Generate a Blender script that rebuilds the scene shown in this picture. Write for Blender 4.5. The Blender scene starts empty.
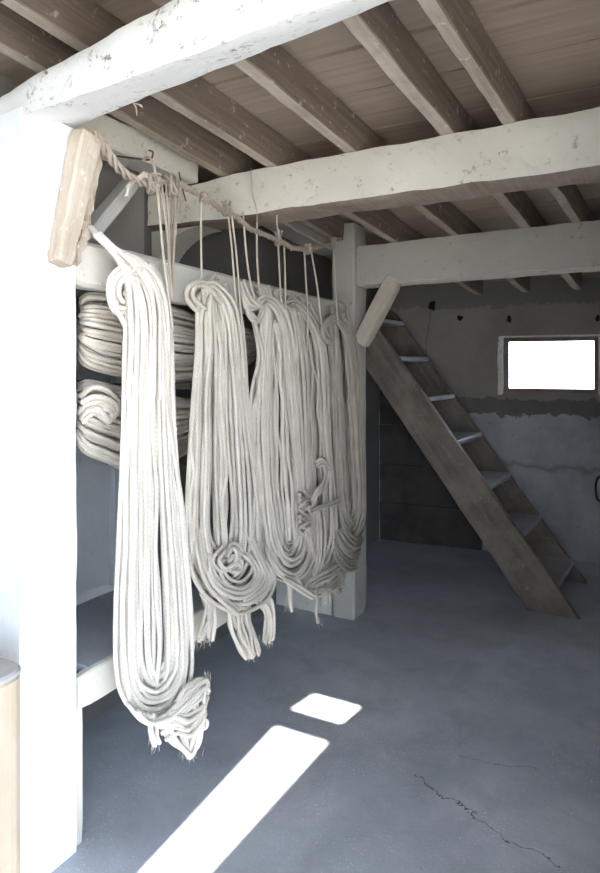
import bpy, math, random
from mathutils import Vector, Matrix, noise
random.seed(7)
S = bpy.context.scene
COL = S.collection
# ---------------------------------------------------------------- camera frame
F = 640.0; PX0 = 300.0; PY0 = 367.0; EYE = 1.5; YAW = math.radians(28.7)
sn, cs = math.sin(YAW), math.cos(YAW)
def ray(px, py):
    a = (px-PX0)/F; b = (PY0-py)/F
    return Vector((-sn + a*cs, cs + a*sn, b))
def at_X(px, py, X): r = ray(px, py); t = X/r.x; return Vector((X, r.y*t, EYE+r.z*t))
def at_Y(px, py, Y): r = ray(px, py); t = Y/r.y; return Vector((r.x*t, Y, EYE+r.z*t))
def at_Z(px, py, Z): r = ray(px, py); t = (Z-EYE)/r.z; return Vector((r.x*t, r.y*t, Z))
# ---------------------------------------------------------------- object helpers
def tag(o, label=None, cat=None, group=None, kind=None):
    if label: o['label'] = label
    if cat: o['category'] = cat
    if group: o['group'] = group
    if kind: o['kind'] = kind
    return o
def empty(name, loc, label, cat, group=None):
    o = bpy.data.objects.new(name, None); COL.objects.link(o); o.location = loc
    o.empty_display_size = .05
    return tag(o, label, cat, group)
class MB:
    def __init__(s): s.v = []; s.f = []; s.uv = []; s.mi = []
    def add(s, v, f, uv=None, mi=0):
        o = len(s.v); s.v += [Vector(p) for p in v]
        for k, q in enumerate(f):
            s.f.append([i+o for i in q]); s.mi.append(mi)
            s.uv.append(uv[k] if uv else [(0, 0)]*len(q))
    def build(s, name, mats, parent=None, smooth=False):
        me = bpy.data.meshes.new(name)
        off = parent.location if parent is not None else Vector((0, 0, 0))
        p = parent
        while p is not None and p.parent is not None: p = p.parent
        if p is not None: off = p.location
        me.from_pydata([tuple(q-off) for q in s.v], [], s.f)
        uvl = me.uv_layers.new(name='UVMap')
        i = 0
        flat = []
        for q in s.uv:
            for u in q: flat += [u[0], u[1]]
        uvl.data.foreach_set('uv', flat)
        if not isinstance(mats, (list, tuple)): mats = [mats]
        for m in mats: me.materials.append(m)
        me.polygons.foreach_set('material_index', s.mi)
        if smooth: me.polygons.foreach_set('use_smooth', [True]*len(me.polygons))
        me.update()
        if smooth: me.set_sharp_from_angle(angle=math.radians(38))
        o = bpy.data.objects.new(name, me); COL.objects.link(o)
        if parent is not None: o.parent = parent
        return o
    # box given by 8 corners via origin and three edge vectors, subdivided and roughened
    def box(s, o, a, b, c, n=(1, 1, 1), rough=0., fr=6., mi=0):
        o, a, b, c = Vector(o), Vector(a), Vector(b), Vector(c)
        if a.cross(b).dot(c) < 0: a, b = b, a; n = (n[1], n[0], n[2])
        def face(p, u, v, nu, nv):
            vs = []; fs = []; uv = []
            for j in range(nv+1):
                for i in range(nu+1):
                    q = p+u*(i/nu)+v*(j/nv)
                    if rough:
                        d = noise.noise_vector(q*fr)*rough + noise.noise_vector(q*fr*3.1)*rough*.4
                        q = q+d
                    vs.append(q)
            lu, lv = u.length, v.length
            for j in range(nv):
                for i in range(nu):
                    k = j*(nu+1)+i
                    fs.append([k, k+1, k+nu+2, k+nu+1])
                    uv.append([(i/nu*lu, j/nv*lv), ((i+1)/nu*lu, j/nv*lv), ((i+1)/nu*lu, (j+1)/nv*lv), (i/nu*lu, (j+1)/nv*lv)])
            s.add(vs, fs, uv, mi)
        face(o, b, a, n[1], n[0]); face(o+c, a, b, n[0], n[1])
        face(o, a, c, n[0], n[2]); face(o+b, c, a, n[2], n[0])
        face(o, c, b, n[2], n[1]); face(o+a, b, c, n[1], n[2])
        return s
    def bx(s, x0, x1, y0, y1, z0, z1, n=(1, 1, 1), rough=0., fr=6., mi=0):
        return s.box((x0, y0, z0), (x1-x0, 0, 0), (0, y1-y0, 0), (0, 0, z1-z0), n, rough, fr, mi)
    # timber swept from A to B; 'up' gives the h direction; bevelled, roughened, UV in metres
    def timber(s, A, B, w, h, up=(0, 0, 1), rough=.004, bev=.008, seg=.05, fr=5., w2=None, h2=None, bend=0., mi=0, mib=None):
        A, B = Vector(A), Vector(B); d = (B-A); L = d.length; d.normalize()
        up = Vector(up); side = d.cross(up).normalized(); up = side.cross(d).normalized()
        n = max(2, int(L/seg)); w2 = w if w2 is None else w2; h2 = h if h2 is None else h2
        vs = []; peri = []
        for k in range(n+1):
            t = k/n; W = w+(w2-w)*t; H = h+(h2-h)*t
            hw, hh = W/2, H/2; b = min(bev, hw*.4, hh*.4)
            prof = []
            cor = [(-hw, -hh), (hw, -hh), (hw, hh), (-hw, hh)]
            for i in range(4):
                p, q = cor[i], cor[(i+1) % 4]
                ex, ey = (q[0]-p[0]), (q[1]-p[1]); l = math.hypot(ex, ey); ex /= l; ey /= l
                for m in range(4):
                    f = b + (l-2*b)*m/3
                    prof.append((p[0]+ex*f, p[1]+ey*f))
            sc = 1.0
            if k == 0 or k == n: sc = 1-min(.12, b/min(hw, hh))
            c = A+d*(L*t)+up*(bend*math.sin(math.pi*t))
            for (x, y) in prof:
                q = c+side*(x*sc)+up*(y*sc)
                q = q+noise.noise_vector(q*fr)*rough+noise.noise_vector(q*fr*4)*rough*.45
                vs.append(q)
            peri = prof
        m = len(peri); fs = []; uv = []
        us = [0.]
        for i in range(m):
            a, b2 = peri[i], peri[(i+1) % m]; us.append(us[-1]+math.hypot(a[0]-b2[0], a[1]-b2[1]))
        for k in range(n):
            for i in range(m):
                j = (i+1) % m
                fs.append([k*m+i, k*m+j, (k+1)*m+j, (k+1)*m+i])
                v0, v1 = L*k/n, L*(k+1)/n
                uv.append([(us[i], v0), (us[i+1], v0), (us[i+1], v1), (us[i], v1)])
        fs.append(list(range(m))[::-1]); uv.append([(p[0]*8, p[1]*8) for p in peri][::-1])
        fs.append([n*m+i for i in range(m)]); uv.append([(p[0]*8, p[1]*8) for p in peri])
        s.add(vs, fs, uv, mi)
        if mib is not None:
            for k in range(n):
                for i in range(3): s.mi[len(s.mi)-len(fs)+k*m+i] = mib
        return s
    # smooth round tube through control points
    def tube(s, pts, r, sides=7, sub=5, r_end=None, mi=0, flat=1.0, v0=0.):
        P = [Vector(p) for p in pts]
        if len(P) < 2: return s
        Q = []
        for i in range(len(P)-1):
            p0 = P[max(0, i-1)]; p1 = P[i]; p2 = P[i+1]; p3 = P[min(len(P)-1, i+2)]
            for k in range(sub):
                t = k/sub
                Q.append(.5*((2*p1)+(p2-p0)*t+(2*p0-5*p1+4*p2-p3)*t*t+(3*p1-p0-3*p2+p3)*t**3))
        Q.append(P[-1])
        n = len(Q); T = [(Q[min(i+1, n-1)]-Q[max(i-1, 0)]).normalized() for i in range(n)]
        N = T[0].orthogonal().normalized(); vs = []; ln = v0; lens = []
        for i in range(n):
            if i: ln += (Q[i]-Q[i-1]).length
            lens.append(ln)
            N = (N-T[i]*N.dot(T[i]))
            N = N.normalized() if N.length > 1e-6 else T[i].orthogonal().normalized()
            Bn = T[i].cross(N); rr = r if r_end is None else r+(r_end-r)*i/(n-1)
            if i == 0 or i == n-1: rr *= .8
            for k in range(sides):
                a = 2*math.pi*k/sides
                vs.append(Q[i]+N*(math.cos(a)*rr)+Bn*(math.sin(a)*rr*flat))
        fs = []; uv = []
        for i in range(n-1):
            for k in range(sides):
                j = (k+1) % sides
                fs.append([i*sides+k, i*sides+j, (i+1)*sides+j, (i+1)*sides+k])
                uv.append([(k/sides, lens[i]), ((k+1)/sides, lens[i]), ((k+1)/sides, lens[i+1]), (k/sides, lens[i+1])])
        fs.append(list(range(sides))[::-1]); uv.append([(0, lens[0])]*sides)
        fs.append([(n-1)*sides+k for k in range(sides)]); uv.append([(0, lens[-1])]*sides)
        s.add(vs, fs, uv, mi)
        return s
# ---------------------------------------------------------------- materials
class NT:
    def __init__(s, name):
        s.m = bpy.data.materials.new(name); s.m.use_nodes = True
        s.t = s.m.node_tree; s.b = s.t.nodes['Principled BSDF']; s.out = s.t.nodes['Material Output']
        s.b.inputs['Specular IOR Level'].default_value = .3
    def n(s, ty, **k):
        nd = s.t.nodes.new(ty)
        for a, b in k.items(): setattr(nd, a, b)
        return nd
    def l(s, a, b): s.t.links.new(a, b)
    def coord(s, kind='Object', scale=(1, 1, 1), rot=(0, 0, 0)):
        tc = s.n('ShaderNodeTexCoord'); mp = s.n('ShaderNodeMapping')
        mp.inputs['Scale'].default_value = scale; mp.inputs['Rotation'].default_value = rot
        s.l(tc.outputs[kind], mp.inputs['Vector']); return mp.outputs['Vector']
    def noise(s, vec, scale, detail=6, rough=.6, dist=0.):
        nd = s.n('ShaderNodeTexNoise'); nd.inputs['Scale'].default_value = scale
        nd.inputs['Detail'].default_value = detail; nd.inputs['Roughness'].default_value = rough
        nd.inputs['Distortion'].default_value = dist
        s.l(vec, nd.inputs['Vector']); return nd.outputs['Fac']
    def ramp(s, fac, stops):
        r = s.n('ShaderNodeValToRGB'); e = r.color_ramp.elements
        while len(e) < len(stops): e.new(.5)
        for i, (p, c) in enumerate(stops):
            e[i].position = p; e[i].color = (c, c, c, 1) if not isinstance(c, (tuple, list)) else (*c, 1)
        s.l(fac, r.inputs['Fac']); return r.outputs['Color']
    def mix(s, fac, a, b, mode='MIX'):
        m = s.n('ShaderNodeMix', data_type='RGBA', blend_type=mode)
        for sock, v in ((m.inputs[0], fac), (m.inputs[6], a), (m.inputs[7], b)):
            if isinstance(v, (int, float)): sock.default_value = v
            elif isinstance(v, (tuple, list)): sock.default_value = (*v, 1)
            else: s.l(v, sock)
        return m.outputs[2]
    def math(s, op, a, b=None, c=None, clamp=False):
        m = s.n('ShaderNodeMath', operation=op); m.use_clamp = clamp
        for i, v in enumerate((a, b, c)):
            if v is None: continue
            if isinstance(v, (int, float)): m.inputs[i].default_value = v
            else: s.l(v, m.inputs[i])
        return m.outputs[0]
    def bump(s, h, strength=.4, dist=.01):
        b = s.n('ShaderNodeBump'); b.inputs['Strength'].default_value = strength; b.inputs['Distance'].default_value = dist
        s.l(h, b.inputs['Height']); s.l(b.outputs['Normal'], s.b.inputs['Normal'])
    def done(s, col, rough=.9):
        if isinstance(col, (tuple, list)): s.b.inputs['Base Color'].default_value = (*col, 1)
        else: s.l(col, s.b.inputs['Base Color'])
        if isinstance(rough, (int, float)): s.b.inputs['Roughness'].default_value = rough
        else: s.l(rough, s.b.inputs['Roughness'])
        return s.m
def m_limewash(name, base, dirt, amount=.62, grey=None, uvmap=False):
    t = NT(name); v = t.coord()
    big = t.noise(v, 2.2, 5, .6); fine = t.noise(v, 45, 5, .7); mid = t.noise(v, 11, 6, .65, .5)
    g = grey or tuple(c*.86 for c in base)
    c = t.mix(t.ramp(big, [(.35, 0.), (.7, 1.)]), base, g)
    spk = t.math('MULTIPLY', t.ramp(fine, [(amount, 0.), (amount+.07, 1.)]), t.ramp(mid, [(.5, 0.), (.66, 1.)]))
    c = t.mix(spk, c, dirt)
    blot = t.ramp(t.noise(v, 5, 8, .7, .8), [(.62, 0.), (.74, .55)])
    c = t.mix(blot, c, tuple(d*.5+b*.5 for d, b in zip(dirt, base)))
    t.bump(t.math('ADD', t.math('MULTIPLY', mid, .7), t.math('MULTIPLY', fine, .25)), .55, .012)
    return t.done(c, .85)
def m_wood(name, c1, c2, c3, gs=(60, 2.4), bump=.4, rough=.85, blotch=None, kind='UV'):
    t = NT(name); v = t.coord(kind, (gs[0], gs[1], gs[0]))
    g = t.noise(v, 1., 8, .65, .6); v2 = t.coord()
    c = t.mix(t.ramp(g, [(.3, 0.), (.7, 1.)]), c1, c2)
    bl = t.ramp(t.noise(v2, 3.5, 6, .65, .4), [(.42, 0.), (.68, 1.)])
    c = t.mix(t.math('MULTIPLY', bl, .75), c, c3)
    fl = t.ramp(t.noise(v2, 26, 6, .7), [(.6, 0.), (.66, 1.)])
    if blotch: c = t.mix(t.math('MULTIPLY', fl, .6), c, blotch)
    t.bump(g, bump, .006)
    return t.done(c, rough)
def m_rope(name, c1, c2, c3):
    t = NT(name); tc = t.n('ShaderNodeTexCoord'); sp = t.n('ShaderNodeSeparateXYZ'); t.l(tc.outputs['UV'], sp.inputs[0])
    ph = t.math('ADD', t.math('MULTIPLY', sp.outputs['X'], 3.), t.math('MULTIPLY', sp.outputs['Y'], 62.))
    w = t.math('SINE', t.math('MULTIPLY', ph, 2*math.pi)); w = t.math('MULTIPLY_ADD', w, .5, .5)
    wn = t.n('ShaderNodeTexWhiteNoise', noise_dimensions='1D'); t.l(t.math('ROUND', t.math('DIVIDE', sp.outputs['Y'], 20.)), wn.inputs['W'])
    v = t.coord(); ns = t.noise(v, 9, 4, .6); fz = t.noise(v, 160, 4, .7)
    c = t.mix(t.ramp(ns, [(.35, 0.), (.68, 1.)]), c1, c2)
    c = t.mix(t.math('MULTIPLY', wn.outputs['Value'], .3), c, c3)
    c = t.mix(t.math('MULTIPLY', t.math('SUBTRACT', 1., w), .16), c, c3)
    c = t.mix(t.ramp(fz, [(.55, 0.), (.75, .5)]), c, c3)
    t.bump(t.math('ADD', t.math('MULTIPLY', w, .8), t.math('MULTIPLY', fz, .6)), .3, .002)
    t.b.inputs['Specular IOR Level'].default_value = .1
    return t.done(c, .95)
M = {}
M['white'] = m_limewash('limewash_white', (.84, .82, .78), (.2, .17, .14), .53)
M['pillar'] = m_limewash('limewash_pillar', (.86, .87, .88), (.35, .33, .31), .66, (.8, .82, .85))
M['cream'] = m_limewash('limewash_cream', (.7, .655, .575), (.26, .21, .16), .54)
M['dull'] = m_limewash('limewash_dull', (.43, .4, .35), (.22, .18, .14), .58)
M['rail'] = m_limewash('limewash_rail', (.62, .58, .51), (.3, .24, .18), .6)
M['rafter'] = m_wood('rafter_wood', (.24, .185, .145), (.12, .09, .07), (.17, .13, .1), blotch=(.5, .46, .4))
M['rafteredge'] = m_wood('lit_flecked_rafter_edge', (.46, .385, .31), (.3, .235, .18), (.55, .48, .4), gs=(60, 3), blotch=(.66, .62, .56))  # lit undersides put into colour, paler than the sides; blotch is limewash flecks
M['board'] = m_wood('ceiling_board_wood', (.27, .2, .15), (.42, .325, .25), (.32, .25, .2), gs=(1.2, 40), bump=.2, rough=.8, kind='Object')
M['under'] = m_wood('bare_beam_wood', (.3, .235, .185), (.18, .135, .1), (.36, .3, .25))
M['pale'] = m_wood('pale_split_wood', (.5, .41, .32), (.36, .28, .21), (.6, .54, .46), gs=(45, 3), bump=.6, blotch=(.8, .77, .7))
M['brace'] = m_wood('brace_wood', (.5, .43, .35), (.38, .32, .26), (.58, .52, .44), gs=(50, 3))
M['greybrace'] = m_wood('grey_brace_wood', (.5, .48, .45), (.42, .4, .37), (.55, .53, .5), gs=(40, 3), bump=.25)
M['stair'] = m_wood('stair_wood', (.185, .15, .118), (.1, .08, .064), (.25, .21, .17), gs=(30, 2), bump=.4, rough=.6, blotch=(.3, .26, .22))
M['tread'] = m_wood('tread_wood', (.38, .37, .37), (.3, .3, .31), (.48, .48, .5), gs=(30, 3), bump=.2, rough=.45)  # paler than the stringers: reflected window light put into the tread colour
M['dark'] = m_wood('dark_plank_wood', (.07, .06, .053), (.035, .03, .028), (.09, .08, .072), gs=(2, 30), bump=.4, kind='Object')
M['peg'] = m_wood('peg_wood', (.12, .1, .08), (.07, .055, .045), (.15, .12, .1))
M['chest'] = m_wood('chest_wood', (.52, .42, .31), (.44, .33, .24), (.6, .5, .4), gs=(30, 1.6), bump=.15, rough=.55)
M['chesttop'] = m_wood('chest_top_wood', (.4, .385, .365), (.33, .315, .3), (.46, .44, .42), gs=(20, 3), bump=.2)
M['frame'] = m_wood('window_frame_wood', (.3, .2, .15), (.2, .13, .1), (.36, .26, .2), gs=(50, 3))
M['rope'] = m_rope('cotton_rope', (.77, .715, .64), (.64, .59, .52), (.36, .31, .25))
M['ropegrey'] = m_rope('rope_dimmed_far', (.44, .39, .33), (.34, .3, .25), (.19, .155, .12))  # rope darkened most; dimmer light at the farthest hank put into colour
M['ropemid'] = m_rope('rope_dimmed_mid', (.53, .475, .405), (.42, .375, .32), (.24, .2, .16))  # darker rope copy, light falling off towards the back put into colour
M['ropetwo'] = m_rope('rope_dimmed_near', (.62, .565, .49), (.5, .455, .39), (.29, .245, .195))  # slightly darkened rope copy carrying the light falloff in its colour
M['coil'] = m_rope('stored_rope', (.82, .75, .66), (.7, .63, .54), (.36, .3, .24))
M['twine'] = m_rope('twine', (.62, .56, .47), (.5, .43, .35), (.26, .2, .15))
M['oldrope'] = m_rope('old_rope', (.46, .39, .32), (.34, .28, .23), (.18, .13, .1))
t = NT('black_iron'); t.b.inputs['Metallic'].default_value = .6; M['iron'] = t.done((.03, .03, .032), .5)
t = NT('rusty_nail'); M['rust'] = t.done((.1, .07, .05), .8)
t = NT('hole_shade'); M['hole'] = t.done((.015, .013, .012), .95)  # near-black caps stand in for the shade inside the holes
# floor: worn blue grey cement with dust specks and two cracks
t = NT('cement_floor'); v = t.coord()
big = t.noise(v, .9, 6, .62, .4); mid = t.noise(v, 5, 8, .68, .6); fine = t.noise(v, 110, 3, .6)
c = t.mix(t.ramp(big, [(.36, 0.), (.64, 1.)]), (.32, .345, .385), (.5, .525, .57))
c = t.mix(t.ramp(mid, [(.45, 0.), (.7, .35)]), c, (.2, .212, .235))
c = t.mix(t.math('MULTIPLY', t.ramp(fine, [(.6, 0.), (.65, 1.)]), t.ramp(t.noise(v, 2.6, 5, .7), [(.44, 0.), (.6, 1.)])), c, (.68, .69, .7))
sp = t.n('ShaderNodeSeparateXYZ'); t.l(v, sp.inputs[0])
wob = t.noise(v, 4.5, 6, .6); wob2 = t.math('MULTIPLY_ADD', wob, .34, -.17)
def crack(c, pa, pb, wid):
    a = at_Z(*pa, 0); b = at_Z(*pb, 0); d = (b-a); L = d.length; d.normalize()
    # signed across and along distances
    al = t.math('ADD', t.math('MULTIPLY', t.math('SUBTRACT', sp.outputs[0], a.x), d.x), t.math('MULTIPLY', t.math('SUBTRACT', sp.outputs[1], a.y), d.y))
    ac = t.math('ADD', t.math('MULTIPLY', t.math('SUBTRACT', sp.outputs[0], a.x), -d.y), t.math('MULTIPLY', t.math('SUBTRACT', sp.outputs[1], a.y), d.x))
    ac = t.math('ABSOLUTE', t.math('ADD', ac, wob2))
    near = t.math('LESS_THAN', ac, wid)
    on = t.math('MULTIPLY', t.math('GREATER_THAN', al, 0.), t.math('LESS_THAN', al, L))
    return t.mix(t.math('MULTIPLY', t.math('MULTIPLY', near, on), .8), c, (.05, .05, .055))
c = crack(c, (412, 776), (560, 868), .0028)
c = crack(c, (458, 752), (540, 768), .002)
t.bump(t.math('ADD', t.math('MULTIPLY', mid, .6), t.math('MULTIPLY', fine, .25)), .5, .012)
M['floor'] = t.done(c, t.ramp(big, [(.3, .5), (.7, .68)]))
t = NT('outside_ground'); v = t.coord(); M['ground'] = t.done(t.mix(t.noise(v, 1.2, 6), (.56, .53, .48), (.44, .42, .37)), .95)
# rear wall: brownish plaster above, flaking whitewash below, dark repair under the window
t = NT('rear_wall_plaster'); v = t.coord(); sp = t.n('ShaderNodeSeparateXYZ'); t.l(v, sp.inputs[0])
edge = t.noise(v, 5, 8, .7, .3); edge2 = t.noise(v, 13, 6, .7)
zz = t.math('ADD', sp.outputs[2], t.math('MULTIPLY_ADD', edge, .2, -.1))
zz = t.math('ADD', zz, t.math('MULTIPLY_ADD', edge2, .07, -.035))
up = t.mix(t.ramp(t.noise(v, 2.4, 6, .6), [(.35, 0.), (.65, 1.)]), (.33, .295, .255), (.25, .225, .195))
lo = t.mix(t.ramp(t.noise(v, 3.4, 7, .65), [(.4, 0.), (.66, 1.)]), (.46, .47, .485), (.33, .34, .355))
pit = t.ramp(t.noise(v, 30, 5, .6), [(.66, 0.), (.7, .7)])
lo = t.mix(pit, lo, (.16, .15, .14))
st = t.ramp(t.math('ABSOLUTE', t.math('SUBTRACT', zz, .71)), [(.0, .75), (.035, 0.)])
lo = t.mix(st, lo, (.22, .21, .205))
mu = t.mix(t.noise(v, 6, 6, .7), (.13, .118, .105), (.2, .185, .17))
band = t.mix(t.noise(v, 6, 6, .7), (.17, .165, .155), (.22, .21, .195))
c = t.mix(t.math('GREATER_THAN', zz, 1.115), lo, mu)
c = t.mix(t.math('GREATER_THAN', zz, 1.245), c, up)
c = t.mix(t.math('GREATER_THAN', zz, 2.0), c, band)
t.bump(t.math('ADD', edge, edge2), .5, .015)
M['rear'] = t.done(c, .85)
t = NT('left_wall_plaster'); v = t.coord()
M['leftwall'] = m_limewash('left_wall_limewash', (.6, .62, .64), (.25, .24, .23), .63)
M['leftdark'] = m_limewash('left_wall_shaded', (.14, .135, .125), (.06, .05, .045), .6)  # shade below the bench and in the back bay put into the colour
M['leftup'] = m_limewash('left_wall_upper', (.3, .285, .262), (.14, .12, .1), .6)  # darker, browner tone for the upper part of the wall
M['sidewall'] = m_limewash('side_wall_limewash', (.22, .21, .2), (.2, .17, .14), .6)
t = NT('window_glass')
tr = t.n('ShaderNodeBsdfTransparent'); gl = t.n('ShaderNodeBsdfGlossy'); gl.inputs['Roughness'].default_value = .05
fr = t.n('ShaderNodeFresnel'); mx = t.n('ShaderNodeMixShader'); t.l(fr.outputs[0], mx.inputs[0]); t.l(tr.outputs[0], mx.inputs[1]); t.l(gl.outputs[0], mx.inputs[2])
t.l(mx.outputs[0], t.out.inputs['Surface']); M['glass'] = t.m
# ---------------------------------------------------------------- dimensions
XR = -1.56                      # plane of the bench front and the doorway reveal
XL = -2.08                      # left wall face
YB, YC = 2.3, 3.5               # front faces of the middle and back beams
A7 = math.radians(7.6)
def raf_z(y): return 2.345 + .1*(YB-y)       # underside of the rafters
def struct(o): return tag(o, kind='structure')
# floor, ground
struct(MB().bx(-3.9, 1.9, -1.9, 5.9, -.12, 0).build('floor', M['floor']))
g = MB(); g.bx(-40, 40, -40, 40, -.2, -.125); struct(g.build('ground', M['ground']))
# rear wall with a window opening
pw = at_Z(600, 563, 0); aw = math.radians(5.3); dw = Vector((math.cos(aw), math.sin(aw), 0)); nw = Vector((-dw.y, dw.x, 0))
def at_wall(px, py, off=0.):
    r = ray(px, py); o = pw+nw*off; tt = o.dot(nw)/r.dot(nw); return Vector((0, 0, EYE))+r*tt
def wu(p): return (p-pw).dot(dw)
u0 = wu(at_wall(504, 337)); u1 = wu(at_wall(599, 337)); zt = at_wall(552, 337).z; zb = at_wall(552, 393).z
TH = .24
w = MB()
def wbox(ua, ub, za, zb_, n=(1, 1, 1), rough=0.): w.box(pw+dw*ua+Vector((0, 0, za)), dw*(ub-ua), nw*TH, Vector((0, 0, zb_-za)), n, rough)
uL, uR = -1.95, 2.6
wbox(uL, u0, 0, 2.6); wbox(u1, uR, 0, 2.6); wbox(u0, u1, 0, zb); wbox(u0, u1, zt, 2.6)
struct(w.build('wall_back', M['rear']))
# window: plaster reveal lining, timber frame, pane
wf = MB()
def wt(ua, ub, za, zb_, na, nb, mi=0, tgt=None): (tgt or wf).box(pw+dw*ua+nw*na+Vector((0, 0, za)), dw*(ub-ua), nw*(nb-na), Vector((0, 0, zb_-za)), (1, 1, 1), 0, 6, mi)
e = .002; ft = .032
wt(u0+e, u1-e, zt-ft, zt-e, .03, .09); wt(u0+e, u1-e, zb+e, zb+ft, .03, .09)
wt(u0+e, u0+ft, zb+ft, zt-ft, .03, .09); wt(u1-ft, u1-e, zb+ft, zt-ft, .03, .09)
win = struct(wf.build('window_1', M['frame']))
gl_ = MB(); wt(u0+ft, u1-ft, zb+ft, zt-ft, .055, .06, tgt=gl_); gl_.build('pane', M['glass'], win)
tr_ = MB()
jag = .012
tr_.timber(pw+dw*(u0-.025)+nw*-.004+Vector((0, 0, zb-.02)), pw+dw*(u0-.025)+nw*-.004+Vector((0, 0, zt+.01)), .045, .02, up=nw, rough=.006, bev=.004)
tr_.timber(pw+dw*(u0-.03)+nw*-.004+Vector((0, 0, zt+.008)), pw+dw*(u1+.03)+nw*-.004+Vector((0, 0, zt+.008)), .014, .018, up=nw, rough=.002, bev=.003)
tr_.timber(pw+dw*(u1+.018)+nw*-.004+Vector((0, 0, zb-.02)), pw+dw*(u1+.018)+nw*-.004+Vector((0, 0, zt+.01)), .03, .018, up=nw, rough=.005, bev=.004)
struct(tr_.build('trim_1', M['white']))
# left wall with two shallow pilasters, right wall
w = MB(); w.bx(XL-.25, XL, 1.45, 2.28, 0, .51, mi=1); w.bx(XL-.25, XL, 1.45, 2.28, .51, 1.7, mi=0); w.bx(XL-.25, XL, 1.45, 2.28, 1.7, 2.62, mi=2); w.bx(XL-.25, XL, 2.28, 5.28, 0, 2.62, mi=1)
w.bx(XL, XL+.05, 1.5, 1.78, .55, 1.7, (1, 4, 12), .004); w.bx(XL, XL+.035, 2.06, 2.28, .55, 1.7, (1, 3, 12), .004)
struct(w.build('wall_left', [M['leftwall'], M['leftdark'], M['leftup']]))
struct(MB().bx(1.7, 1.9, 1.15, 5.5, 0, 2.62).build('wall_right', M['sidewall']))
# front wall: left of the doorway, with the reveal facing the opening
fd = Vector((math.cos(A7), -math.sin(A7), 0)); c0 = Vector((XR, 1.205, 0))
w = MB()
H1 = 2.235
def prism(mb, poly, z0, z1, nz, rough, ns=6, fr=6.):
    m = len(poly); vs = []; pts = []
    for i in range(m):
        a = Vector(poly[i]); b = Vector(poly[(i+1) % m])
        k = max(1, int((b-a).length/.05))
        pts += [a.lerp(b, j/k) for j in range(k)]
    n = len(pts); 
    for k in range(nz+1):
        for p in pts:
            q = Vector((p.x, p.y, z0+(z1-z0)*k/nz)); q += noise.noise_vector(q*fr)*rough+noise.noise_vector(q*fr*4)*rough*.35
            vs.append(q)
    fs = [[k*n+i, k*n+(i+1) % n, (k+1)*n+(i+1) % n, (k+1)*n+i] for k in range(nz) for i in range(n)]
    fs.append(list(range(n))[::-1]); fs.append([nz*n+i for i in range(n)])
    mb.add(vs, fs)
cl = c0-fd*2.4
prism(w, [cl, c0, Vector((XR, 1.405, 0)), Vector((cl.x, 1.405+.34, 0))], 0, H1, 46, .004)
struct(w.build('wall_front', M['pillar'], smooth=True))
# right jamb of the doorway (out of frame, moved inwards to cut the light)
struct(MB().box(c0+fd*1.75, fd*1.5, Vector((0, .27, 0)), Vector((0, 0, 2.235))).build('wall_front_right', M['pillar']))
# ---------------------------------------------------------------- beams
def beam_poly(name, secs, mat, label, cat='beam', group=None, rough=.005):
    """secs: list of (p_front_bottom, p_front_top, p_back_top, p_back_bottom) rings along the beam"""
    mb = MB(); rings = []
    for s_ in secs:
        ring = []
        for i in range(4):
            a, b = Vector(s_[i]), Vector(s_[(i+1) % 4])
            k = 6
            for j in range(k):
                ring.append(a.lerp(b, (j+.0)/k if j else .03))
        rings.append(ring)
    out = []
    for i in range(len(rings)-1):
        L = (rings[i+1][0]-rings[i][0]).length; k = max(1, int(L/.035))
        for j in range(k): out.append([p.lerp(q, j/k) for p, q in zip(rings[i], rings[i+1])])
    out.append(rings[-1])
    n = len(rings[0]); vs = []
    for r in out:
        for q in r: vs.append(q+noise.noise_vector(q*7)*rough+noise.noise_vector(q*27)*rough*.4)
    m = len(out)
    fs = []; mi = []
    for k in range(m-1):
        for i in range(n):
            mb.add([], [])
            fs.append([k*n+i, (k+1)*n+i, (k+1)*n+(i+1) % n, k*n+(i+1) % n]); mi.append(1 if i >= 18 else 0)
    o = len(mb.v); mb.v += vs
    for f_, k_ in zip(fs, mi): mb.f.append([x+o for x in f_][::-1]); mb.uv.append([(mb.v[x].x, mb.v[x].y) for x in f_][::-1]); mb.mi.append(k_)
    mb.f.append([i for i in range(n)]); mb.uv.append([(0, 0)]*n); mb.mi.append(0)
    mb.f.append([(m-1)*n+i for i in range(n)][::-1]); mb.uv.append([(0, 0)]*n); mb.mi.append(0)
    ob = mb.build(name, mat, smooth=True)
    return tag(ob, label, cat, group)
def lint(x, fy, by, fz, bz, zt_):
    return (Vector((x, fy, fz)), Vector((x, fy, zt_)), Vector((x, by, zt_)), Vector((x, by, bz)))
secs = [lint(-3.9, 1.42, 1.68, 2.2, 2.21, 2.23), lint(-1.75, 1.232, 1.46, 2.215, 2.24, 2.285), lint(-1.56, 1.212, 1.42, 2.21, 2.25, 2.31), lint(-1.2, 1.18, 1.368, 2.205, 2.258, 2.335), lint(-.9, 1.15, 1.325, 2.2, 2.26, 2.36), lint(-.48, 1.11, 1.265, 2.2, 2.26, 2.38), lint(1.7, .95, 1.11, 2.2, 2.26, 2.38)]
beam_poly('lintel_beam', secs, [M['white'], M['white']], 'broad whitewashed lintel beam across the top of the near doorway, nearest the camera')
def bm_x(y, d, pts):
    return [(Vector((x, y, a)), Vector((x, y, b)), Vector((x, y+d, b)), Vector((x, y+d, a))) for x, a, b in pts]
xb0 = at_Y(196, 200, YB).x
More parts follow.
